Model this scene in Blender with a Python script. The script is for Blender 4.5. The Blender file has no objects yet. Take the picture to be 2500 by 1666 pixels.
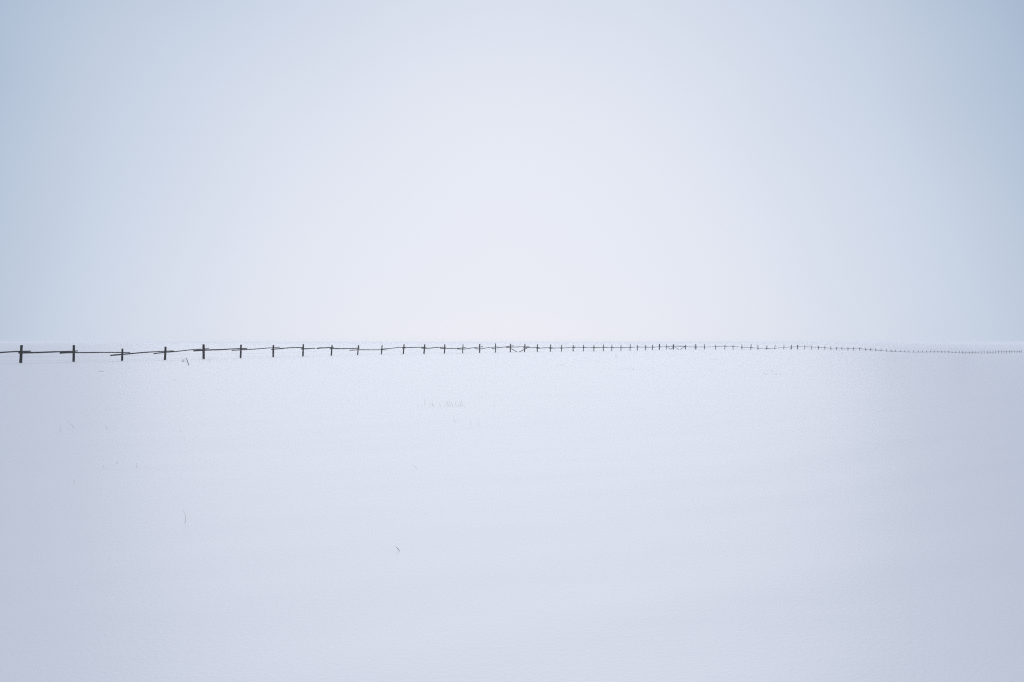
import bpy, math, random
from mathutils import Vector, Matrix, noise
random.seed(11)
S = bpy.context.scene
COL = S.collection

# ---------------------------------------------------------------- camera
cam_data = bpy.data.cameras.new('camera')
cam = bpy.data.objects.new('camera', cam_data)
COL.objects.link(cam)
cam_data.sensor_width = 36.0
cam_data.lens = 28.0
cam_data.clip_start = 0.05
cam_data.clip_end = 20000
cam.location = (0, 0, 1.3)
cam.rotation_euler = (math.radians(90 + 0.09), 0, 0)
S.camera = cam

# ---------------------------------------------------------------- sky and sun
SUN_EL, SUN_AZ = math.radians(15), math.radians(-0.7)      # veiled sun, a little above the frame's middle
W = bpy.data.worlds.new('World')
S.world = W
W.use_nodes = True
nt = W.node_tree
nt.nodes.clear()
N, L = nt.nodes.new, nt.links.new
out = N('ShaderNodeOutputWorld'); bg = N('ShaderNodeBackground')
bg.inputs['Strength'].default_value = 0.1
sky = N('ShaderNodeTexSky'); sky.sky_type = 'NISHITA'; sky.sun_disc = False
sky.sun_elevation = SUN_EL; sky.sun_rotation = SUN_AZ
tc = N('ShaderNodeTexCoord')
nrm = N('ShaderNodeVectorMath'); nrm.operation = 'NORMALIZE'
L(tc.outputs['Generated'], nrm.inputs[0])
dot = N('ShaderNodeVectorMath'); dot.operation = 'DOT_PRODUCT'
GLOW_AZ, GLOW_EL = math.radians(0.0), math.radians(2)
dot.inputs[1].default_value = (math.sin(GLOW_AZ)*math.cos(GLOW_EL), math.cos(GLOW_AZ)*math.cos(GLOW_EL), math.sin(GLOW_EL))
L(nrm.outputs[0], dot.inputs[0])
acs = N('ShaderNodeMath'); acs.operation = 'ARCCOSINE'
L(dot.outputs['Value'], acs.inputs[0])
nz = N('ShaderNodeTexNoise'); nz.inputs['Scale'].default_value = 2.2; nz.inputs['Detail'].default_value = 2.0
L(nrm.outputs[0], nz.inputs['Vector'])
mr = N('ShaderNodeMath'); mr.operation = 'MULTIPLY_ADD'      # soft unevenness of the cloud
mr.inputs[1].default_value = 0.14; mr.inputs[2].default_value = -0.07
L(nz.outputs['Fac'], mr.inputs[0])
ad = N('ShaderNodeMath'); ad.operation = 'ADD'
L(acs.outputs[0], ad.inputs[0]); L(mr.outputs[0], ad.inputs[1])
sc = N('ShaderNodeMath'); sc.operation = 'DIVIDE'; sc.inputs[1].default_value = math.pi
L(ad.outputs[0], sc.inputs[0])
rp = N('ShaderNodeValToRGB'); rp.color_ramp.interpolation = 'B_SPLINE'
def lin(c):
    return tuple((v/255/12.92 if v/255 <= .04045 else ((v/255+.055)/1.055)**2.4) for v in c) + (1,)
stops = [(0,(229,234,246)),(10,(229,234,246)),(18,(223,229,242)),(25,(212,221,237)),(30,(199,211,229)),(34,(184,199,219)),(38,(165,184,208)),(43,(150,172,202)),(62,(160,178,204)),(80,(197,206,223)),(180,(192,202,220))]
els = rp.color_ramp.elements
els[0].position = 0; els[0].color = lin(stops[0][1])
els[1].position = 1; els[1].color = lin(stops[-1][1])
for deg, c in stops[1:-1]:
    e = els.new(deg/180); e.color = lin(c)
L(sc.outputs[0], rp.inputs['Fac'])
x10 = N('ShaderNodeVectorMath'); x10.operation = 'SCALE'; x10.inputs['Scale'].default_value = 9.75
L(rp.outputs['Color'], x10.inputs[0])
mx = N('ShaderNodeMix'); mx.data_type = 'RGBA'; mx.inputs['Factor'].default_value = 0.012
L(x10.outputs[0], mx.inputs['A']); L(sky.outputs[0], mx.inputs['B'])
L(mx.outputs['Result'], bg.inputs['Color']); L(bg.outputs[0], out.inputs['Surface'])

sd = bpy.data.lights.new('sun', 'SUN'); sun = bpy.data.objects.new('sun', sd); COL.objects.link(sun)
sd.energy = 0.91; sd.angle = math.radians(51); sd.color = (1.0, 0.955, 0.92)
dv = Vector((math.sin(SUN_AZ)*math.cos(SUN_EL), math.cos(SUN_AZ)*math.cos(SUN_EL), math.sin(SUN_EL)))
sun.rotation_euler = dv.to_track_quat('Z', 'Y').to_euler()

S.view_settings.view_transform = 'Standard'
S.view_settings.look = 'None'
S.view_settings.gamma = 1
S.view_settings.exposure = 0.0
S.render.engine = 'CYCLES'
S.cycles.use_denoising = False
S.cycles.use_adaptive_sampling = False
S.cycles.pixel_filter_type = "BLACKMAN_HARRIS"
S.cycles.filter_width = 1.2
S.cycles.volume_bounces = 6
S.cycles.max_bounces = 10
S.cycles.diffuse_bounces = 4

# ---------------------------------------------------------------- materials
def mat(name):
    m = bpy.data.materials.new(name); m.use_nodes = True
    return m, m.node_tree, m.node_tree.nodes['Principled BSDF']
def snow_material():
    m, t, b = mat('snow')
    b.inputs['Base Color'].default_value = (0.88,0.856,0.858,1)
    b.inputs['Roughness'].default_value = 0.53
    b.inputs['Specular IOR Level'].default_value = 1.0
    b.inputs['IOR'].default_value = 2.0
    geo = t.nodes.new('ShaderNodeNewGeometry')
    mp = t.nodes.new('ShaderNodeMapping')
    mp.inputs['Rotation'].default_value = (0, 0, math.radians(-28))
    mp.inputs['Scale'].default_value = (0.5, 2.2, 1.0)        # wind-packed ripples, longer along the wind
    t.links.new(geo.outputs['Position'], mp.inputs['Vector'])
    n1 = t.nodes.new('ShaderNodeTexNoise'); n1.inputs['Scale'].default_value = 0.8; n1.inputs['Detail'].default_value = 5
    t.links.new(mp.outputs[0], n1.inputs['Vector'])
    n2 = t.nodes.new('ShaderNodeTexNoise'); n2.inputs['Scale'].default_value = 45; n2.inputs['Detail'].default_value = 3
    t.links.new(geo.outputs['Position'], n2.inputs['Vector'])
    b1 = t.nodes.new('ShaderNodeBump'); b1.inputs['Strength'].default_value = 0.15; b1.inputs['Distance'].default_value = 0.02
    b2 = t.nodes.new('ShaderNodeBump'); b2.inputs['Strength'].default_value = 0.25; b2.inputs['Distance'].default_value = 0.004
    t.links.new(n1.outputs['Fac'], b1.inputs['Height'])
    t.links.new(n2.outputs['Fac'], b2.inputs['Height'])
    t.links.new(b1.outputs[0], b2.inputs['Normal'])
    t.links.new(b2.outputs[0], b.inputs['Normal'])
    return m
def wood(name, c0, c1):
    m, t, b = mat(name)
    b.inputs['Roughness'].default_value = 0.95; b.inputs['Specular IOR Level'].default_value = 0.1
    tcn = t.nodes.new('ShaderNodeTexCoord')
    n = t.nodes.new('ShaderNodeTexNoise'); n.inputs['Scale'].default_value = 9; n.inputs['Detail'].default_value = 6
    t.links.new(tcn.outputs['Object'], n.inputs['Vector'])
    r = t.nodes.new('ShaderNodeValToRGB')
    r.color_ramp.elements[0].position = .38; r.color_ramp.elements[0].color = c0 + (1,)
    r.color_ramp.elements[1].position = .66; r.color_ramp.elements[1].color = c1 + (1,)
    t.links.new(n.outputs['Fac'], r.inputs['Fac']); t.links.new(r.outputs[0], b.inputs['Base Color'])
    bp = t.nodes.new('ShaderNodeBump'); bp.inputs['Distance'].default_value = .01
    t.links.new(n.outputs['Fac'], bp.inputs['Height']); t.links.new(bp.outputs[0], b.inputs['Normal'])
    return m
M_SNOW = snow_material()
M_POST = wood('dark_post_wood', (.006, .005, .005), (.02, .014, .012))
M_RAIL = wood('rough_pole_wood', (.010, .009, .009), (.045, .037, .03))
M_STICK = wood('grey_stick', (.05, .045, .045), (.12, .10, .09))
M_GRASS = wood('dry_grass', (.26, .19, .12), (.48, .38, .25))
M_WIRE, _, _b = mat('frosted_wire')
_b.inputs['Base Color'].default_value = (.32, .33, .35, 1); _b.inputs['Roughness'].default_value = .6

# ---------------------------------------------------------------- tables, metres (x right, y away, z up)
POSTS = [(-31.03,50.35,0.018,1.09,0.052,0.145), (-29.29,53.23,-0.014,1.12,0.008,0.135), (-27.46,56.12,-0.019,0.86,0.029,0.125), (-25.69,59.0,-0.005,0.97,0.03,0.135), (-23.96,61.88,0.008,1.12,-0.01,0.16), (-22.05,64.76,0.011,1.09,0.04,0.125), (-20.28,67.65,0.019,1.04,0.017,0.13), (-18.5,70.53,0.07,1.05,0.033,0.125), (-16.62,73.41,0.092,0.94,0.068,0.115), (-14.74,76.29,0.099,0.93,0.094,0.11), (-12.95,79.17,0.119,0.88,0.081,0.105), (-11.16,82.05,0.101,1.0,0.068,0.115), (-9.35,84.93,0.085,0.98,0.07,0.14), (-7.43,87.81,0.062,1.01,0.054,0.12), (-5.6,90.69,0.04,1.0,0.047,0.1), (-3.8,93.57,0.049,1.03,0.01,0.14), (-2.0,96.45,0.06,1.08,0.02,0.105), (-0.2,99.33,0.058,1.04,0.026,0.122), (1.63,102.21,0.038,1.05,0.068,0.126), (3.34,105.09,0.019,1.01,0.0,0.126), (5.22,107.97,0.039,0.96,0.044,0.125), (6.9,110.84,0.016,0.92,0.031,0.107), (8.73,113.72,-0.007,0.9,0.029,0.12), (10.47,116.6,-0.03,0.95,0.027,0.11), (12.29,119.48,-0.052,0.96,0.037,0.125), (14.04,122.35,-0.066,1.02,0.038,0.115), (15.7,125.23,-0.079,0.99,0.026,0.108), (17.53,128.11,-0.09,0.98,0.016,0.107), (19.43,130.98,-0.088,1.03,0.048,0.117), (21.07,133.86,-0.084,0.94,-0.014,0.117), (22.92,136.73,-0.079,0.93,0.049,0.116), (24.63,139.61,-0.06,0.93,0.005,0.123), (26.4,142.48,-0.039,1.03,0.046,0.134), (28.16,145.36,-0.016,0.97,0.027,0.103), (29.97,148.23,-0.037,0.99,0.027,0.11), (32.93,151.11,-0.059,0.89,0.039,0.136), (35.28,153.38,-0.074,0.96,0.021,0.124), (37.63,155.65,-0.09,0.99,0.008,0.122), (40.36,157.93,-0.105,0.89,-0.013,0.125), (42.82,160.22,-0.153,0.97,0.066,0.131), (45.1,162.51,-0.202,0.97,-0.021,0.104), (47.57,164.81,-0.251,1.11,0.038,0.121), (50.14,167.11,-0.258,1.13,0.086,0.134), (52.31,169.41,-0.264,1.03,0.021,0.132), (54.92,171.72,-0.27,0.88,0.097,0.137), (57.46,174.04,-0.276,1.06,0.116,0.106), (60.21,176.36,-0.291,1.01,0.073,0.135), (62.61,178.68,-0.307,1.05,0.184,0.108), (64.94,181.01,-0.322,1.04,0.02,0.116), (67.38,183.34,-0.337,1.0,0.036,0.117), (69.8,185.67,-0.352,0.84,-0.001,0.116), (72.31,188.01,-0.418,0.87,0.016,0.136), (74.75,190.35,-0.485,0.86,0.076,0.125), (77.14,192.7,-0.554,0.84,-0.021,0.129), (79.49,195.05,-0.62,0.8,0.045,0.133), (81.73,197.4,-0.687,0.85,0.008,0.102), (84.25,199.75,-0.755,0.87,0.038,0.105), (86.61,202.11,-0.813,0.88,0.056,0.132), (89.26,204.47,-0.872,0.85,0.016,0.138), (91.74,206.83,-0.932,0.75,-0.012,0.138), (94.16,209.19,-0.992,0.75,0.023,0.131), (96.62,211.56,-1.029,0.74,0.057,0.139), (99.12,213.92,-1.066,0.68,0.085,0.102), (101.65,216.29,-1.164,0.62,-0.031,0.122), (104.07,218.67,-1.265,0.57,-0.03,0.126), (106.39,221.04,-1.349,0.6,0.033,0.127), (108.95,223.41,-1.435,0.51,0.021,0.111), (111.32,225.79,-1.493,0.47,0.086,0.129), (113.7,228.17,-1.552,0.62,-0.034,0.104), (116.22,230.54,-1.611,0.58,0.047,0.112), (118.73,232.92,-1.671,0.53,0.018,0.131), (121.2,235.3,-1.719,0.56,0.011,0.137), (123.68,237.68,-1.766,0.59,0.06,0.122), (126.12,240.06,-1.814,0.62,-0.012,0.116), (128.48,242.45,-1.863,0.63,0.067,0.14), (130.9,244.83,-1.911,0.65,-0.028,0.105), (133.33,247.21,-1.963,0.66,0.065,0.133), (135.67,249.59,-2.015,0.68,-0.026,0.133), (138.16,251.97,-2.067,0.7,0.073,0.128), (140.52,254.35,-2.12,0.7,0.01,0.118), (142.92,256.73,-2.173,0.69,0.014,0.134), (145.51,259.11,-2.285,0.75,0.008,0.113), (147.9,261.49,-2.399,0.81,0.098,0.137), (150.35,263.87,-2.521,0.9,0.104,0.132), (152.83,266.25,-2.644,1.0,-0.028,0.104), (155.22,268.62,-2.673,1.0,0.043,0.134), (157.59,271.0,-2.701,1.0,0.094,0.125), (159.93,273.37,-2.729,1.04,0.106,0.106), (162.44,275.74,-2.757,1.08,-0.008,0.113), (164.84,278.11,-2.784,1.12,-0.003,0.112), (167.47,280.48,-2.812,1.15,-0.024,0.115), (169.77,282.85,-2.824,1.18,-0.039,0.122), (172.28,285.21,-2.836,1.2,0.109,0.118), (174.61,287.57,-2.848,1.2,0.057,0.124), (177.16,289.93,-2.859,1.19,0.108,0.129), (179.63,292.29,-2.869,1.18,0.091,0.113), (182.0,294.64,-2.88,1.18,0.106,0.107), (184.4,296.99,-2.89,1.17,0.023,0.129), (186.9,299.34,-2.899,1.16,0.01,0.135), (189.25,301.69,-2.908,1.15,0.1,0.107), (191.74,304.03,-2.917,1.15,-0.007,0.102), (194.24,306.37,-2.925,1.14,0.102,0.114), (196.59,308.7,-2.933,1.13,0.021,0.111), (198.99,311.03,-2.94,1.12,-0.026,0.118)]
RAILS = [([(-32.59,47.77,0.612),(-32.04,48.67,0.649),(-31.68,49.27,0.666),(-31.14,50.16,0.719),(-30.76,50.8,0.743)],0.042),
 ([(-31.15,50.15,0.622),(-30.73,50.84,0.646),(-30.13,51.84,0.66),(-29.79,52.4,0.672),(-29.19,53.38,0.723)],0.045),
 ([(-29.79,52.39,0.583),(-29.32,53.17,0.616),(-28.7,54.16,0.603),(-28.24,54.89,0.594),(-27.49,56.08,0.59),(-27.19,56.56,0.567)],0.036),
 ([(-27.97,55.31,0.387),(-27.47,56.1,0.466),(-27.08,56.73,0.497),(-26.39,57.87,0.606),(-25.69,59,0.635),(-25.39,59.5,0.651)],0.04),
 ([(-26.22,58.14,0.46),(-25.8,58.81,0.541),(-25.59,59.16,0.564),(-25.09,60,0.64),(-24.6,60.82,0.724),(-24.03,61.76,0.773),(-23.73,62.23,0.839)],0.034),
 ([(-24.49,61.01,0.641),(-23.97,61.88,0.695),(-23.09,63.21,0.721),(-22.08,64.73,0.787),(-21.8,65.18,0.807)],0.046),
 ([(-22.58,63.96,0.652),(-22.1,64.7,0.674),(-21.36,65.9,0.734),(-21.06,66.37,0.778),(-20.28,67.63,0.83),(-19.95,68.18,0.886)],0.033),
 ([(-20.44,67.38,0.697),(-20.26,67.67,0.715),(-19.7,68.58,0.792),(-19.2,69.39,0.836),(-18.53,70.49,0.843)],0.042),
 ([(-18.66,70.27,0.711),(-18.25,70.91,0.731),(-17.78,71.63,0.758)],0.045),
 ([(-17.7,71.76,0.757),(-17.12,72.63,0.807),(-16.56,73.5,0.82)],0.045),
 ([(-16.8,73.13,0.687),(-16.11,74.19,0.731),(-15.56,75.03,0.675),(-14.69,76.37,0.758)],0.042),
 ([(-15.44,75.22,0.545),(-14.76,76.27,0.578),(-13.87,77.69,0.577),(-12.98,79.12,0.547),(-12.61,79.72,0.529)],0.036),
 ([(-13.08,78.96,0.609),(-12.87,79.31,0.627),(-12.22,80.34,0.692),(-11.34,81.76,0.799),(-11.08,82.18,0.814)],0.036),
 ([(-11.37,81.71,0.703),(-10.66,82.85,0.767),(-9.27,85.04,0.762)],0.04),
 ([(-9.65,84.46,0.666),(-9.23,85.12,0.648),(-8.04,86.89,0.746),(-7.33,87.96,0.766)],0.042),
 ([(-7.97,87,0.647),(-7.41,87.84,0.609),(-6.35,89.5,0.614),(-5.6,90.69,0.661),(-5.34,91.1,0.756)],0.04),
 ([(-6.19,89.76,0.534),(-5.56,90.76,0.539),(-5.17,91.38,0.557),(-4.34,92.71,0.704),(-3.5,94.05,0.773)],0.04),
 ([(-4.47,92.5,0.572),(-4.14,93.04,0.51),(-3.67,93.79,0.514),(-3.07,94.74,0.666),(-1.84,96.71,0.748)],0.036),
 ([(-2.51,95.64,0.567),(-1.79,96.78,0.618),(-0.73,98.48,0.753),(0.12,99.84,0.884)],0.04),
 ([(-0.82,98.33,0.653),(-0.17,99.39,0.707),(0.8,100.9,0.713),(2.11,103.02,0.733)],0.042),
 ([(1.35,101.76,0.578),(1.96,102.76,0.602),(3.1,104.68,0.6),(3.52,105.37,0.606)],0.044),
 ([(3.05,104.6,0.504),(3.64,105.55,0.534),(4.98,107.6,0.569),(5.4,108.28,0.576)],0.044),
 ([(4.92,107.51,0.493),(5.96,109.23,0.513),(7.06,111.09,0.54)],0.042),
 ([(6.55,110.24,0.472),(7.03,111.04,0.495),(8.42,113.22,0.624),(8.92,114.02,0.625)],0.04),
 ([(8.47,113.3,0.529),(8.82,113.86,0.556),(9.59,115.14,0.56),(10.54,116.71,0.574),(10.64,116.88,0.579)],0.037),
 ([(10.18,116.12,0.506),(10.56,116.74,0.531),(11.37,118.02,0.526),(12.37,119.6,0.525),(12.48,119.79,0.53)],0.036),
 ([(12.02,119.05,0.456),(12.38,119.62,0.482),(13.15,120.9,0.512),(14.11,122.48,0.537),(14.22,122.67,0.542)],0.045),
 ([(13.78,121.93,0.468),(14.12,122.49,0.495),(14.86,123.77,0.518),(15.77,125.33,0.513),(15.87,125.49,0.518)],0.045),
 ([(15.41,124.72,0.444),(15.79,125.37,0.47),(16.6,126.65,0.459),(17.6,128.22,0.461),(17.71,128.39,0.466)],0.041),
 ([(17.23,127.63,0.393),(17.62,128.25,0.418),(18.47,129.53,0.434),(19.51,131.13,0.489),(19.64,131.34,0.494)],0.046),
 ([(19.19,130.61,0.42),(19.51,131.12,0.446),(20.24,132.4,0.48),(21.13,133.96,0.54),(21.23,134.11,0.545)],0.04),
 ([(20.77,133.33,0.471),(21.16,134,0.497),(21.98,135.28,0.48),(22.99,136.86,0.488),(23.11,137.06,0.493)],0.046),
 ([(22.65,136.33,0.419),(23,136.87,0.445),(23.77,138.16,0.437),(24.7,139.72,0.47),(24.81,139.89,0.475)],0.045),
 ([(24.35,139.14,0.402),(24.72,139.75,0.428),(25.51,141.03,0.46),(26.47,142.6,0.511),(26.58,142.78,0.517)],0.04),
 ([(26.13,142.04,0.442),(26.49,142.62,0.469),(27.27,143.91,0.501),(28.23,145.47,0.533),(28.34,145.64,0.538)],0.036),
 ([(27.87,144.89,0.464),(28.25,145.5,0.49),(29.05,146.78,0.547),(30.03,148.29,0.617),(30.12,148.38,0.622)],0.044),
 ([(29.42,147.36,0.549),(30.11,148.37,0.574),(31.43,149.66,0.542),(33.05,151.22,0.478),(33.23,151.4,0.483)],0.037),
 ([(32.56,150.75,0.409),(33.04,151.22,0.436),(34.1,152.23,0.438),(35.38,153.47,0.41),(35.52,153.61,0.416)],0.037),
 ([(34.91,153.02,0.341),(35.4,153.49,0.368),(36.45,154.51,0.386),(37.72,155.73,0.397),(37.86,155.84,0.402)],0.037),
 ([(37.18,155.22,0.328),(37.77,155.76,0.355),(38.99,156.78,0.398),(40.47,158.04,0.481),(40.65,158.2,0.486)],0.035),
 ([(39.99,157.62,0.411),(40.48,158.05,0.439),(41.58,159.07,0.476),(42.92,160.32,0.527),(43.07,160.48,0.532)],0.039),
 ([(42.47,159.89,0.457),(42.93,160.33,0.484),(43.95,161.36,0.499),(45.19,162.59,0.482),(45.33,162.72,0.487)],0.042),
 ([(44.7,162.11,0.412),(45.22,162.62,0.439),(46.33,163.65,0.385),(47.67,164.89,0.3),(47.82,165.03,0.306)],0.035),
 ([(47.16,164.42,0.231),(47.7,164.92,0.258),(48.85,165.95,0.247),(50.25,167.23,0.2),(50.42,167.4,0.205)],0.046),
 ([(49.82,166.82,0.131),(50.25,167.22,0.158),(51.22,168.25,0.089),(52.4,169.49,0.063),(52.52,169.59,0.068)],0.039),
 ([(51.87,168.94,-0.005),(52.44,169.53,0.02),(53.61,170.56,0.03),(55.02,171.82,-0.008),(55.19,171.97,-0.003)],0.041),
 ([(54.52,171.37,-0.076),(55.04,171.84,-0.05),(56.18,172.87,-0.007),(57.56,174.12,0.028),(57.71,174.25,0.034)],0.045),
 ([(57.01,173.63,-0.04),(57.59,174.15,-0.014),(58.82,175.19,0.113),(60.33,176.47,0.229),(60.51,176.64,0.234)],0.036),
 ([(59.85,176.06,0.159),(60.33,176.47,0.187),(61.4,177.51,0.246),(62.71,178.78,0.261),(62.86,178.93,0.266)],0.041),
 ([(62.25,178.33,0.191),(62.73,178.79,0.218),(63.77,179.84,0.261),(65.04,181.1,0.321),(65.18,181.23,0.327)],0.042),
 ([(64.55,180.61,0.252),(65.07,181.12,0.279),(66.16,182.17,0.272),(67.48,183.43,0.261),(67.63,183.58,0.267)],0.037),
 ([(67.01,182.98,0.192),(67.5,183.45,0.219),(68.58,184.5,0.244),(69.9,185.76,0.219),(70.04,185.9,0.225)],0.036),
 ([(69.39,185.28,0.15),(69.92,185.79,0.177),(71.05,186.83,0.153),(72.42,188.11,0.128),(72.57,188.26,0.133)],0.041),
 ([(71.94,187.66,0.059),(72.43,188.13,0.086),(73.52,189.17,0.066),(74.85,190.45,0.015),(75,190.6,0.02)],0.044),
 ([(74.38,190,-0.054),(74.87,190.47,-0.027),(75.94,191.52,-0.08),(77.24,192.79,-0.11),(77.38,192.94,-0.105)],0.039),
 ([(76.77,192.34,-0.179),(77.25,192.81,-0.152),(78.31,193.86,-0.113),(79.59,195.15,-0.087),(79.74,195.31,-0.082)],0.035),
 ([(79.15,194.71,-0.156),(79.6,195.16,-0.129),(80.61,196.21,-0.119),(81.81,197.47,-0.134),(81.94,197.59,-0.129)],0.042),
 ([(81.3,196.94,-0.203),(81.86,197.51,-0.177),(82.98,198.57,-0.222),(84.35,199.86,-0.255),(84.51,200.02,-0.25)],0.038),
 ([(83.89,199.42,-0.323),(84.36,199.87,-0.297),(85.42,200.92,-0.295),(86.7,202.19,-0.242),(86.83,202.3,-0.237)],0.039),
 ([(86.16,201.66,-0.31),(86.74,202.22,-0.284),(87.93,203.28,-0.311),(89.38,204.57,-0.292),(89.55,204.73,-0.287)],0.044),
 ([(88.89,204.13,-0.361),(89.39,204.58,-0.334),(90.5,205.64,-0.411),(91.84,206.93,-0.523),(92,207.08,-0.519)],0.039),
 ([(91.37,206.47,-0.591),(91.86,206.94,-0.566),(92.94,208,-0.59),(94.25,209.28,-0.62),(94.4,209.42,-0.615)],0.042),
 ([(93.76,208.81,-0.687),(94.28,209.31,-0.662),(95.38,210.37,-0.718),(96.71,211.65,-0.75),(96.86,211.79,-0.746)],0.04),
 ([(96.22,211.17,-0.818),(96.74,211.67,-0.793),(97.86,212.73,-0.86),(99.22,214.02,-0.884),(99.37,214.16,-0.879)],0.045),
 ([(98.71,213.54,-0.951),(99.24,214.04,-0.926),(100.38,215.1,-1.029),(101.76,216.4,-1.075),(101.92,216.56,-1.071)],0.035),
 ([(101.28,215.95,-1.142),(101.77,216.41,-1.117),(102.85,217.47,-1.127),(104.17,218.77,-1.158),(104.32,218.93,-1.153)],0.042),
 ([(103.72,218.32,-1.225),(104.18,218.78,-1.2),(105.22,219.85,-1.232),(106.48,221.12,-1.264),(106.61,221.24,-1.259)],0.043),
 ([(105.95,220.59,-1.33),(106.52,221.16,-1.306),(107.66,222.22,-1.323),(109.06,223.52,-1.326),(109.23,223.69,-1.322)],0.041),
 ([(108.6,223.09,-1.393),(109.07,223.53,-1.369),(110.13,224.6,-1.383),(111.41,225.88,-1.412),(111.55,226.03,-1.408)],0.036),
 ([(110.94,225.41,-1.479),(111.43,225.91,-1.455),(112.5,226.97,-1.448),(113.79,228.25,-1.5),(113.92,228.38,-1.495)],0.039),
 ([(113.27,227.75,-1.566),(113.82,228.28,-1.542),(114.95,229.35,-1.543),(116.32,230.64,-1.565),(116.48,230.79,-1.561)],0.043),
 ([(115.83,230.17,-1.631),(116.34,230.66,-1.607),(117.47,231.73,-1.599),(118.83,233.02,-1.523),(118.98,233.17,-1.518)],0.04),
 ([(118.34,232.56,-1.589),(118.85,233.04,-1.565),(119.96,234.11,-1.562),(121.3,235.4,-1.588),(121.45,235.54,-1.584)],0.044),
 ([(120.8,234.92,-1.654),(121.32,235.42,-1.63),(122.43,236.49,-1.6),(123.79,237.78,-1.556),(123.94,237.93,-1.552)],0.039),
 ([(123.31,237.32,-1.623),(123.8,237.8,-1.599),(124.9,238.87,-1.611),(126.22,240.17,-1.577),(126.38,240.32,-1.573)],0.035),
 ([(125.76,239.71,-1.643),(126.24,240.18,-1.619),(127.29,241.25,-1.581),(128.57,242.54,-1.597),(128.71,242.67,-1.593)],0.038),
 ([(128.09,242.05,-1.663),(128.6,242.56,-1.64),(129.69,243.63,-1.631),(131,244.92,-1.617),(131.15,245.07,-1.613)],0.042),
 ([(130.52,244.45,-1.684),(131.02,244.94,-1.66),(132.11,246.01,-1.664),(133.43,247.31,-1.654),(133.59,247.47,-1.65)],0.034),
 ([(132.98,246.86,-1.721),(133.45,247.33,-1.697),(134.5,248.39,-1.66),(135.76,249.67,-1.691),(135.89,249.8,-1.687)],0.043),
 ([(135.25,249.16,-1.757),(135.79,249.71,-1.734),(136.91,250.77,-1.714),(138.26,252.08,-1.729),(138.42,252.24,-1.725)],0.042),
 ([(137.8,251.63,-1.796),(138.27,252.09,-1.771),(139.33,253.16,-1.831),(140.62,254.44,-1.954),(140.76,254.58,-1.95)],0.039),
 ([(140.14,253.96,-2.02),(140.64,254.47,-1.997),(141.71,255.54,-2.033),(143.01,256.81,-1.998),(143.14,256.94,-1.993)],0.04),
 ([(142.47,256.29,-2.063),(143.05,256.85,-2.04),(144.21,257.92,-2.008),(145.63,259.23,-2.042),(145.8,259.4,-2.038)],0.038),
 ([(145.17,258.8,-2.109),(145.63,259.23,-2.084),(146.7,260.3,-2.123),(147.99,261.58,-2.086),(148.13,261.71,-2.082)],0.044),
 ([(147.49,261.09,-2.152),(148.02,261.61,-2.129),(149.12,262.67,-2.148),(150.45,263.96,-2.097),(150.6,264.1,-2.093)],0.04),
 ([(149.96,263.49,-2.163),(150.48,263.99,-2.139),(151.59,265.05,-2.144),(152.94,266.35,-2.107),(153.09,266.51,-2.103)],0.045),
 ([(152.47,265.9,-2.173),(152.95,266.36,-2.149),(154.02,267.43,-2.1),(155.31,268.72,-2.103),(155.46,268.86,-2.099)],0.044),
 ([(154.84,268.25,-2.169),(155.34,268.74,-2.145),(156.4,269.8,-2.117),(157.69,271.1,-2.098),(157.84,271.25,-2.094)],0.044),
 ([(157.23,270.63,-2.165),(157.71,271.11,-2.141),(158.76,272.18,-2.118),(160.02,273.45,-2.081),(160.14,273.57,-2.077)],0.037),
 ([(159.49,272.93,-2.147),(160.05,273.49,-2.124),(161.18,274.55,-2.09),(162.54,275.85,-2.064),(162.71,276.01,-2.06)],0.044),
 ([(162.08,275.4,-2.13),(162.56,275.86,-2.106),(163.63,276.92,-2.059),(164.92,278.19,-2.045),(165.05,278.3,-2.04)],0.035),
 ([(164.37,277.65,-2.11),(164.97,278.23,-2.087),(166.14,279.29,-2.13),(167.59,280.61,-2.137),(167.78,280.81,-2.133)],0.037),
 ([(167.16,280.21,-2.204),(167.58,280.6,-2.179),(168.61,281.66,-2.209),(169.85,282.92,-2.228),(169.97,283.04,-2.223)],0.045),
 ([(169.31,282.38,-2.293),(169.89,282.96,-2.271),(171.02,284.02,-2.316),(172.4,285.32,-2.322),(172.57,285.5,-2.318)],0.037),
 ([(171.95,284.9,-2.388),(172.4,285.33,-2.364),(173.44,286.39,-2.236),(174.7,287.65,-2.181),(174.82,287.76,-2.177)],0.036),
 ([(174.15,287.1,-2.247),(174.74,287.69,-2.224),(175.88,288.75,-2.122),(177.27,290.03,-2.039),(177.43,290.19,-2.034)],0.042),
 ([(176.79,289.59,-2.106),(177.29,290.05,-2.081),(178.39,291.1,-2.035),(179.73,292.39,-2.063),(179.89,292.55,-2.058)],0.039),
 ([(179.27,291.95,-2.13),(179.74,292.4,-2.105),(180.81,293.46,-2.107),(182.09,294.73,-2.086),(182.23,294.87,-2.082)],0.04),
 ([(181.61,294.26,-2.153),(182.12,294.76,-2.129),(183.19,295.81,-2.078),(184.49,297.08,-2.11),(184.62,297.21,-2.105)],0.046),
 ([(183.97,296.58,-2.176),(184.52,297.11,-2.153),(185.65,298.16,-2.144),(187.01,299.45,-2.134),(187.18,299.62,-2.13)],0.04),
 ([(186.57,299.02,-2.201),(187.02,299.46,-2.176),(188.07,300.51,-2.201),(189.34,301.77,-2.157),(189.47,301.89,-2.153)],0.042),
 ([(188.82,301.26,-2.223),(189.38,301.8,-2.2),(190.49,302.85,-2.199),(191.84,304.12,-2.181),(191.99,304.26,-2.176)],0.04),
 ([(191.34,303.65,-2.248),(191.86,304.14,-2.223),(192.98,305.19,-2.244),(194.35,306.48,-2.205),(194.51,306.64,-2.2)],0.04),
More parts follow.
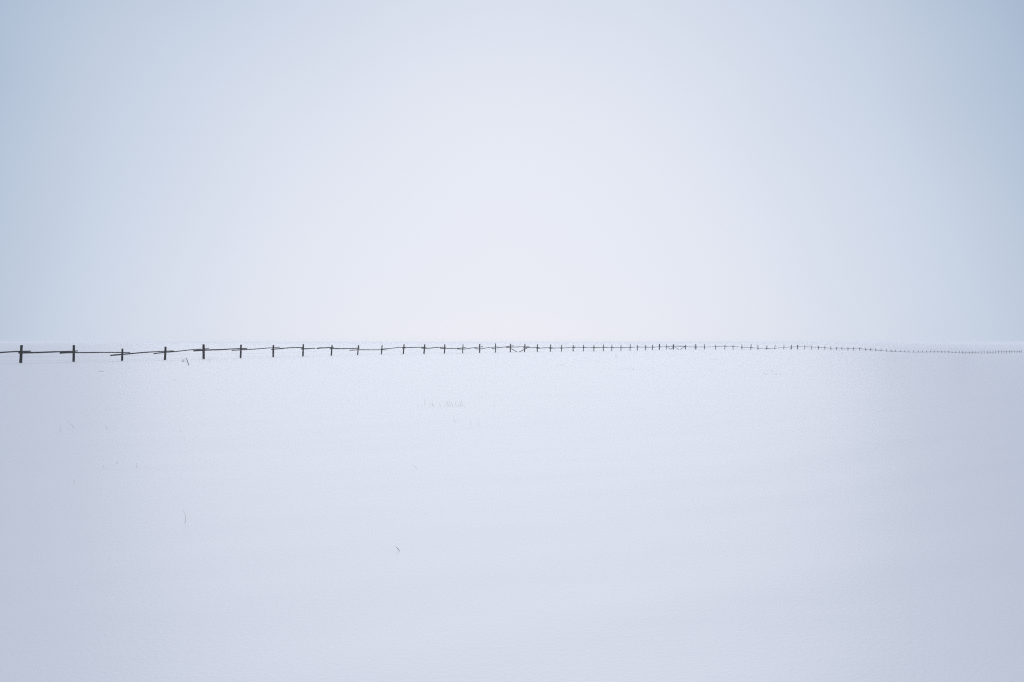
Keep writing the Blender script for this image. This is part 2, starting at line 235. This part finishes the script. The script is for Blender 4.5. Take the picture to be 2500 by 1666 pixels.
 ([(193.9,306.05,-2.272),(194.35,306.48,-2.247),(195.41,307.53,-2.222),(196.68,308.79,-2.228),(196.82,308.93,-2.223)],0.045),
 ([(196.2,308.31,-2.294),(196.71,308.82,-2.27),(197.78,309.86,-2.277),(198.99,311.03,-2.268)],0.043),
 ([(29.74,147.88,0.524),(31.11,149.35,0.609),(32.67,150.86,0.571)],0.04)]
BRACES = [([(-0.43,98.97,0.603),(0,99.65,0.347),(0.54,100.5,0.049)],0.04),
 ([(0.7,100.75,0.046),(1.25,101.62,0.307),(1.87,102.62,0.598)],0.04),
 ([(28.31,145.6,0.341),(29.13,146.9,-0.03)],0.04),
 ([(29,146.69,-0.028),(29.74,147.88,0.387)],0.04),
 ([(30.16,148.42,0.422),(31.16,149.39,-0.083)],0.045),
 ([(31.4,149.63,-0.07),(32.57,150.76,0.478)],0.045)]
PAIRED = {32: -0.19, 34: 0.2, 36: 0.3, 47: 0.19, 48: -0.19}

# ---------------------------------------------------------------- snow field
_prof = []
for i, p in enumerate(POSTS):
    a = POSTS[max(0, i-2):i+3]
    _prof.append((math.atan2(p[0], p[1]), math.hypot(p[0], p[1]), sum(q[2] for q in a)/len(a)))
def fence_at(az):
    if az <= _prof[0][0]:
        k = min(1, (_prof[0][0]-az)/1.0)
        return _prof[0][1], _prof[0][2]*(1-k)
    if az >= _prof[-1][0]:
        k = min(1, (az-_prof[-1][0])/1.4); k = k*k*(3-2*k)
        return _prof[-1][1]*(1-k)+58*k, _prof[-1][2]*(1-k)
    lo, hi = 0, len(_prof)-1
    while hi-lo > 1:
        m = (lo+hi)//2
        if _prof[m][0] <= az: lo = m
        else: hi = m
    a, b = _prof[lo], _prof[hi]
    k = (az-a[0])/max(1e-9, b[0]-a[0])
    return a[1]+(b[1]-a[1])*k, a[2]+(b[2]-a[2])*k
def ground_z(x, y):
    r = math.hypot(x, y)
    rf, zf = fence_at(math.atan2(x, y))
    k = min(1, max(0, (r-22)/(rf-22)))
    z = zf*k
    q = Vector((x*.75+y*.45, -x*.45+y*.9, 0))
    fade = min(1, r/3)*max(0, 1-r/45)
    z += fade*(0.013*noise.noise(Vector((q.x*.12, q.y*.35, 3)))+0.007*noise.noise(Vector((q.x*.45, q.y*1.4, 9))))
    if r > 1.3*rf:                                  # the plain rolls gently out of sight
        z += min(2.0, (r-1.3*rf)*.004)*noise.noise(Vector((x*.004, y*.004, 1)))*.8
    return z

def mesh_obj(name, verts, faces, m, parent=None, smooth=True):
    me = bpy.data.meshes.new(name)
    me.from_pydata(verts, [], faces)
    if smooth:
        me.polygons.foreach_set('use_smooth', [True]*len(faces))
    me.materials.append(m); me.update()
    o = bpy.data.objects.new(name, me); COL.objects.link(o)
    if parent: o.parent = parent
    return o

def build_ground():
    azs = []
    a = -math.pi
    while a < math.pi-1e-6:
        azs.append(a)
        a += math.radians(.22) if abs(a) < math.radians(44) else math.radians(2)
    rs = [.4]
    while rs[-1] < 2600: rs.append(rs[-1]*1.024)
    vs = [(0, 0, ground_z(0, .01))]; fs = []
    na = len(azs)
    for r in rs:
        for a in azs:
            x, y = r*math.sin(a), r*math.cos(a)
            vs.append((x, y, ground_z(x, y)))
    for j in range(na):
        fs.append((0, 1+(j+1) % na, 1+j))
    for i in range(len(rs)-1):
        for j in range(na):
            p, q = 1+i*na+j, 1+i*na+(j+1) % na
            fs.append((p, q, q+na, p+na))
    o = mesh_obj('snow_field', vs, fs, M_SNOW)
    o['kind'] = 'structure'
    return o
build_ground()

# ---------------------------------------------------------------- shape helpers
def tube(V, F, pts, radii, sides=7, rough=0.0):
    base = len(V); n = len(pts)
    P = [Vector(p) for p in pts]
    for i in range(n):
        d = (P[min(n-1, i+1)]-P[max(0, i-1)]).normalized()
        up = Vector((0, 0, 1)) if abs(d.z) < .9 else Vector((1, 0, 0))
        u = d.cross(up).normalized(); v = u.cross(d).normalized()
        for k in range(sides):
            a = 2*math.pi*k/sides
            rr = radii[i]*(1+random.uniform(-rough, rough))
            V.append(tuple(P[i]+u*math.cos(a)*rr+v*math.sin(a)*rr))
    for i in range(n-1):
        for k in range(sides):
            a, b = base+i*sides+k, base+i*sides+(k+1) % sides
            F.append((a, a+sides, b+sides, b))
    F.append(tuple(base+k for k in range(sides)))
    F.append(tuple(base+(n-1)*sides+k for k in reversed(range(sides))))
def resample(pts, step):
    P = [Vector(p) for p in pts]; o = [P[0]]
    for a, b in zip(P, P[1:]):
        n = max(1, int((b-a).length/step))
        for i in range(1, n+1): o.append(a.lerp(b, i/n))
    # round the bends off
    for _ in range(2):
        o = [o[0]]+[(o[i-1]+o[i]*2+o[i+1])/4 for i in range(1, len(o)-1)]+[o[-1]]
    return o

# ---------------------------------------------------------------- the fence
fence = bpy.data.objects.new('fence', None); COL.objects.link(fence)
fence.location = (POSTS[0][0], POSTS[0][1], POSTS[0][2])
fence['label'] = 'long dark wooden post and pole fence crossing the snow and fading to the right'
fence['category'] = 'fence'
def fence_dir(i):
    a, b = POSTS[max(0, i-1)], POSTS[min(len(POSTS)-1, i+1)]
    return Vector((b[0]-a[0], b[1]-a[1], 0)).normalized()
def near_side(d):
    return Vector((d.y, -d.x, 0))                  # towards the camera's side of the fence
FO = Vector(fence.location)
def to_fence(V):
    return [tuple(Vector(v)-FO) for v in V]
def post_geo(V, F, x, y, zb, h, lean, w):
    base = Vector((x-lean*.5, y, zb)); top = Vector((x+lean*.5, y+random.uniform(-.03, .03), zb+h))
    ax = top-base
    gz = min(zb, ground_z(x, y))
    foot = base-ax.normalized()*(0.35+max(0, zb-gz))
    r = w/2*1.12
    pts = [foot]+[base+ax*k for k in (0, .15, .3, .45, .6, .75, .9, 1)]+[top+Vector((0, 0, .012))]
    rad = [r*1.08]+[r*random.uniform(.93, 1.05)*(1.04-.08*k) for k in (0, .15, .3, .45, .6, .75, .9, 1)]+[r*.8]
    tube(V, F, pts, rad, 9, .05)
recs = []
for i, (x, y, zb, h, ln, w) in enumerate(POSTS):
    recs.append((x, y, zb, h, ln, w))
for i, off in PAIRED.items():                       # a second post driven in beside the first
    x, y, zb, h, ln, w = POSTS[i]
    d = fence_dir(i)
    recs.append((x+d.x*off, y+d.y*off, zb, h*.97, -ln*.4, w))
recs.sort(key=lambda r: math.hypot(r[0], r[1]))
for r in recs[:99]:
    V, F = [], []
    post_geo(V, F, *r)
    mesh_obj('post', to_fence(V), F, M_POST, fence)
V, F = [], []
for r in recs[99:]: post_geo(V, F, *r)
o = mesh_obj('post', to_fence(V), F, M_POST, fence); o['kind'] = 'stuff'

def rail_geo(V, F, pts, r, off, thin=True):
    P = resample(pts, .35)
    n = len(P)
    i0 = min(range(len(POSTS)), key=lambda k: (POSTS[k][0]-pts[0][0])**2+(POSTS[k][1]-pts[0][1])**2)
    s = near_side(fence_dir(i0))
    ph = random.uniform(0, 6)
    Q = []; R = []
    for i, p in enumerate(P):
        k = i/(n-1)
        Q.append(p+s*(off+.015*math.sin(ph+k*7))+Vector((0, 0, .007*math.sin(ph*2+k*11))))
        R.append(r*1.07*(1.12-.3*k)*random.uniform(.93, 1.07))
    tube(V, F, Q, R, 7, .06)
for n, (pts, r) in enumerate(RAILS):
    off = .10+(.06 if n % 2 else -.0)
    if n == 0: V, F = [], []
    if n < 99: V, F = [], []
    if n == 99: V, F = [], []
    rail_geo(V, F, pts, r, off)
    if n < 99: mesh_obj('rail', to_fence(V), F, M_RAIL, fence)
o = mesh_obj('rail', to_fence(V), F, M_RAIL, fence); o['kind'] = 'stuff'
for pts, r in BRACES:
    V, F = [], []
    rail_geo(V, F, pts, r, .20)
    o = mesh_obj('brace', to_fence(V), F, M_RAIL, fence)
    o['label'] = 'slanting brace pole running down from a fence post into the snow'
for frac in (.37, .11):                             # two frosted wires strung below the poles
    pts = []
    p0, p1 = POSTS[0], POSTS[1]
    ext = [(p0[0]*2-p1[0], p0[1]*2-p1[1], p0[2]*2-p1[2], p0[3], 0, 0)]+POSTS
    for i, p in enumerate(ext[:-1]):
        q = ext[i+1]
        a = Vector((p[0], p[1], p[2]+frac*1.05)); b = Vector((q[0], q[1], q[2]+frac*1.05))
        pts.append(a); m_ = a.lerp(b, .5); m_.z -= .02; pts.append(m_)
    q = ext[-1]; pts.append(Vector((q[0], q[1], q[2]+frac*1.05)))
    V, F = [], []
    s = near_side(fence_dir(10))
    tube(V, F, [p+s*.07 for p in pts], [.0022]*len(pts), 4)
    o = mesh_obj('wire', to_fence(V), F, M_WIRE, fence)
    o['label'] = 'thin wire strung low between the posts'

# ---------------------------------------------------------------- small things standing in the snow
def thing(o, label, cat, group=None):
    o['label'] = label; o['category'] = cat
    if group: o['group'] = group
def on_snow(x, y): return Vector((x, y, ground_z(x, y)))
def px_free_blade(V, F, base, h, dx, bend, r, side=0.0):
    # a dry blade: rises h, leans dx, sags by bend
    pts = []; n = 7
    for i in range(n):
        k = i/(n-1)
        pts.append(base+Vector((dx*k+bend*math.sin(math.pi*k), side*k, h*k-.02*(1-k))))
    tube(V, F, pts, [r*(1-.65*i/(n-1)) for i in range(n)], 5)
def tuft(name, label, x, y, blades, r=.0022, m=None, cat='grass', stuff=False):
    V, F = [], []
    c = on_snow(x, y)
    for (bx, by, h, dx, bend) in blades:
        b = on_snow(x+bx, y+by)-c
        px_free_blade(V, F, b, h, dx, bend, r, random.uniform(-.02, .02))
    o = mesh_obj(name, V, F, m or M_GRASS); o.location = c
    thing(o, label, cat, 'dry grass poking through the snow')
    if stuff: o['kind'] = 'stuff'
    return o
def rand_blades(n, w, d, h0, h1, lean=.04):
    return [(random.uniform(-w, w), random.uniform(-d, d), random.uniform(h0, h1), random.uniform(-lean, lean), random.uniform(-.02, .02)) for _ in range(n)]

# leaning stake in front of the gap between two posts
V, F = [], []
b = on_snow(-18.30, 45.1); t = Vector((-.15, .02, .42))
tube(V, F, [-t*.4, Vector((0, 0, 0)), t*.5, t], [.020, .021, .019, .016], 7, .06)
o = mesh_obj('wooden_stake', V, F, M_STICK); o.location = b
thing(o, 'short thin grey stake leaning left in the snow below the near end of the fence', 'stake')
tuft('grass_tuft', 'small pale tan tuft of dry grass just left of the leaning stake, under the fence', -21.7, 52.7, rand_blades(22, .17, .1, .1, .27, .08), .0032)
tuft('grass_tuft', 'faint grey wisp of dry grass under the fence right of the leaning stake', -20.0, 52.7, rand_blades(8, .07, .1, .12, .32, .1), .0025)
# the wide tuft in the middle of the field: blades as they stand, bent and broken
mid = [(-.53, 0, .055, .0, .0), (-.40, .3, .13, -.02, -.02), (-.28, .5, .11, -.02, .0), (-.33, .0, .075, .06, .0), (-.17, .0, .02, -.06, .01),
       (-.20, -.02, .05, -.06, .01), (-.06, .1, .05, -.05, .0), (.07, .1, .1, -.05, .01), (.10, .1, .11, -.05, -.01), (.13, .05, .12, -.04, .0),
       (.16, .1, .09, -.03, .01), (.2, .2, .08, .02, .0), (.27, .0, .015, .05, .0), (.31, .0, .06, -.04, .0), (.34, .0, .14, .03, -.02),
       (.37, .1, .08, -.02, .0), (.44, -.1, .03, -.06, .0), (-.45, -.2, .03, .03, .0), (.0, -.1, .06, .02, .02), (.24, -.2, .04, .03, 0)]
tuft('grass_tuft', 'widest tuft of dry bent grass, alone in the middle of the snow below the fence', -1.38, 16.2, mid, .0024, stuff=True)
for lab, x, y, bl, r in [
    ('faint curved grass blade just below the widest grass tuft', -0.9, 12.89, [(0, 0, .09, -.05, -.01)], .0016),
    ('upright dry grass blade, left one of two below the right end of the widest tuft', -.64, 12.6, [(0, 0, .07, -.02, .0)], .002),
    ('upright dry grass blade, right one of two below the right end of the widest tuft', -.52, 12.4, [(0, 0, .09, .01, -.01)], .0018),
    ('tiny dark speck of grass to the right of the widest tuft', -0.34, 16.2, [(0, 0, .03, -.02, 0)], .003),
    ('upright dry stalk nearest the left edge of the snow field', -6.57, 11.59, [(0, 0, .09, 0, -.01)], .0018),
    ('long slanted grass blade right of the leftmost dry stalk', -6.61, 12.03, [(0, 0, .12, -.11, .02)], .0016),
    ('drooping grass blade in the left of the field, third from the left edge', -6.0, 11.81, [(0, 0, .08, -.035, .01)], .0018),
    ('flat slanted grass blade halfway between the leaning stake and the left blades', -11.17, 26.6, [(0, 0, .07, -.17, 0)], .003),
    ('short slanted grass blade left of centre, below the leaning stake', -4.78, 11.54, [(0, 0, .04, -.035, 0)], .0018),
    ('tiny upright grass tip, right one of two in the lower left of the field', -3.91, 8.29, [(0, 0, .045, -.005, .008)], .0016),
    ('tiny hooked grass tip, left one of two in the lower left of the field', -4.23, 8.26, [(0, 0, .03, -.015, 0)], .0016),
    ('tiny dark grass crumb above the two tips in the lower left of the field', -4.23, 8.57, [(0, 0, .02, -.02, 0)], .0025),
    ('faint upright blade low down near the left edge', -4.04, 7.35, [(0, 0, .035, .005, 0)], .0015),
    ('short flat grass scrap lying on its own left of centre', -2.63, 7.3, [(0, 0, .006, -.02, 0)], .002),
    ('longest tan grass stalk, bowed like a bracket, in the lower left foreground', -2.36, 5.73, [(0, 0, .10, -.005, .018)], .0013),
    ('flat grass scrap lying left of the bowed tan stalk', -2.67, 5.77, [(0, 0, .006, .025, 0)], .0014),
    ('faint slanting blade in the open snow above the dark twig', -0.97, 8.18, [(0, 0, .055, -.06, .01)], .0012),
    ('thin blade far left of the widest tuft on open snow', -3.57, 17.55, [(0, 0, .04, -.05, 0)], .002)]:
    nm = 'dry_weed'
    tuft(nm, lab, x, y, bl, r)
# far scraps of grass showing along the foot of the fence
for lab, x, y, n, w, h in [
    ('line of tiny grass tips below the middle of the fence, left one of two lines', 2.85, 44.34, 14, .45, .07),
    ('line of tiny grass tips below the middle of the fence, right one of two lines', 5.61, 38.29, 16, .75, .07),
    ('small grey grass wisp right under the fence near its middle', 5.81, 53.77, 8, .3, .12),
    ('tall faint wisp of grass close under the middle of the fence', 8.92, 68.3, 5, .1, .35),
    ('sparse grass tips in the right half, below the brace poles', 11.4, 36.63, 12, .8, .07),
    ('sparse line of grass tips furthest right on the snow', 10.75, 32.4, 14, .7, .07),
    ('single grey grass clump high in the right half just under the fence', 15.54, 61.64, 9, .3, .1)]:
    tuft('grass_tuft', lab, x, y, rand_blades(n, w, .3, h*.4, h, .05), .0035, stuff=w > .25)
# twigs
V, F = [], []
tube(V, F, [Vector((-.012, 0, .03)), Vector((0, 0, .016)), Vector((.004, 0, .012)), Vector((.012, 0, .0))], [.0006, .0014, .0019, .0007], 6)
o = mesh_obj('twig', V, F, M_STICK); o.location = on_snow(-.71, 4.95)
thing(o, 'tiny dark knotted twig stuck in the snow near the bottom, left of centre', 'twig')
V, F = [], []
tube(V, F, [Vector((-.14, 0, .006)), Vector((0, .01, .008)), Vector((.13, -.02, .004))], [.004, .006, .004], 6, .1)
o = mesh_obj('stick', V, F, M_STICK); o.location = on_snow(-18.3, 35.5)
thing(o, 'short grey stick lying flat on the snow at the left, under the third fence post', 'stick')

# ---------------------------------------------------------------- the white air
X0, Y0, Z0, Z1 = 3000, 3000, -8, 1.75
vs = [(sx*X0, sy*Y0, z) for z in (Z0, Z1) for sx, sy in ((-1, -1), (1, -1), (1, 1), (-1, 1))]
fs = [(3, 2, 1, 0), (4, 5, 6, 7), (0, 1, 5, 4), (1, 2, 6, 5), (2, 3, 7, 6), (3, 0, 4, 7)]
hm = bpy.data.materials.new('haze'); hm.use_nodes = True
ht = hm.node_tree; ht.nodes.clear()
ho = ht.nodes.new('ShaderNodeOutputMaterial'); hv = ht.nodes.new('ShaderNodeVolumePrincipled')
hv.inputs['Color'].default_value = (0.95,0.965,0.985,1)
hv.inputs['Density'].default_value = 0.00095
hv.inputs['Anisotropy'].default_value = 0.45
ht.links.new(hv.outputs[0], ho.inputs['Volume'])
haze = mesh_obj('haze', vs, fs, hm, smooth=False); haze['kind'] = 'stuff'
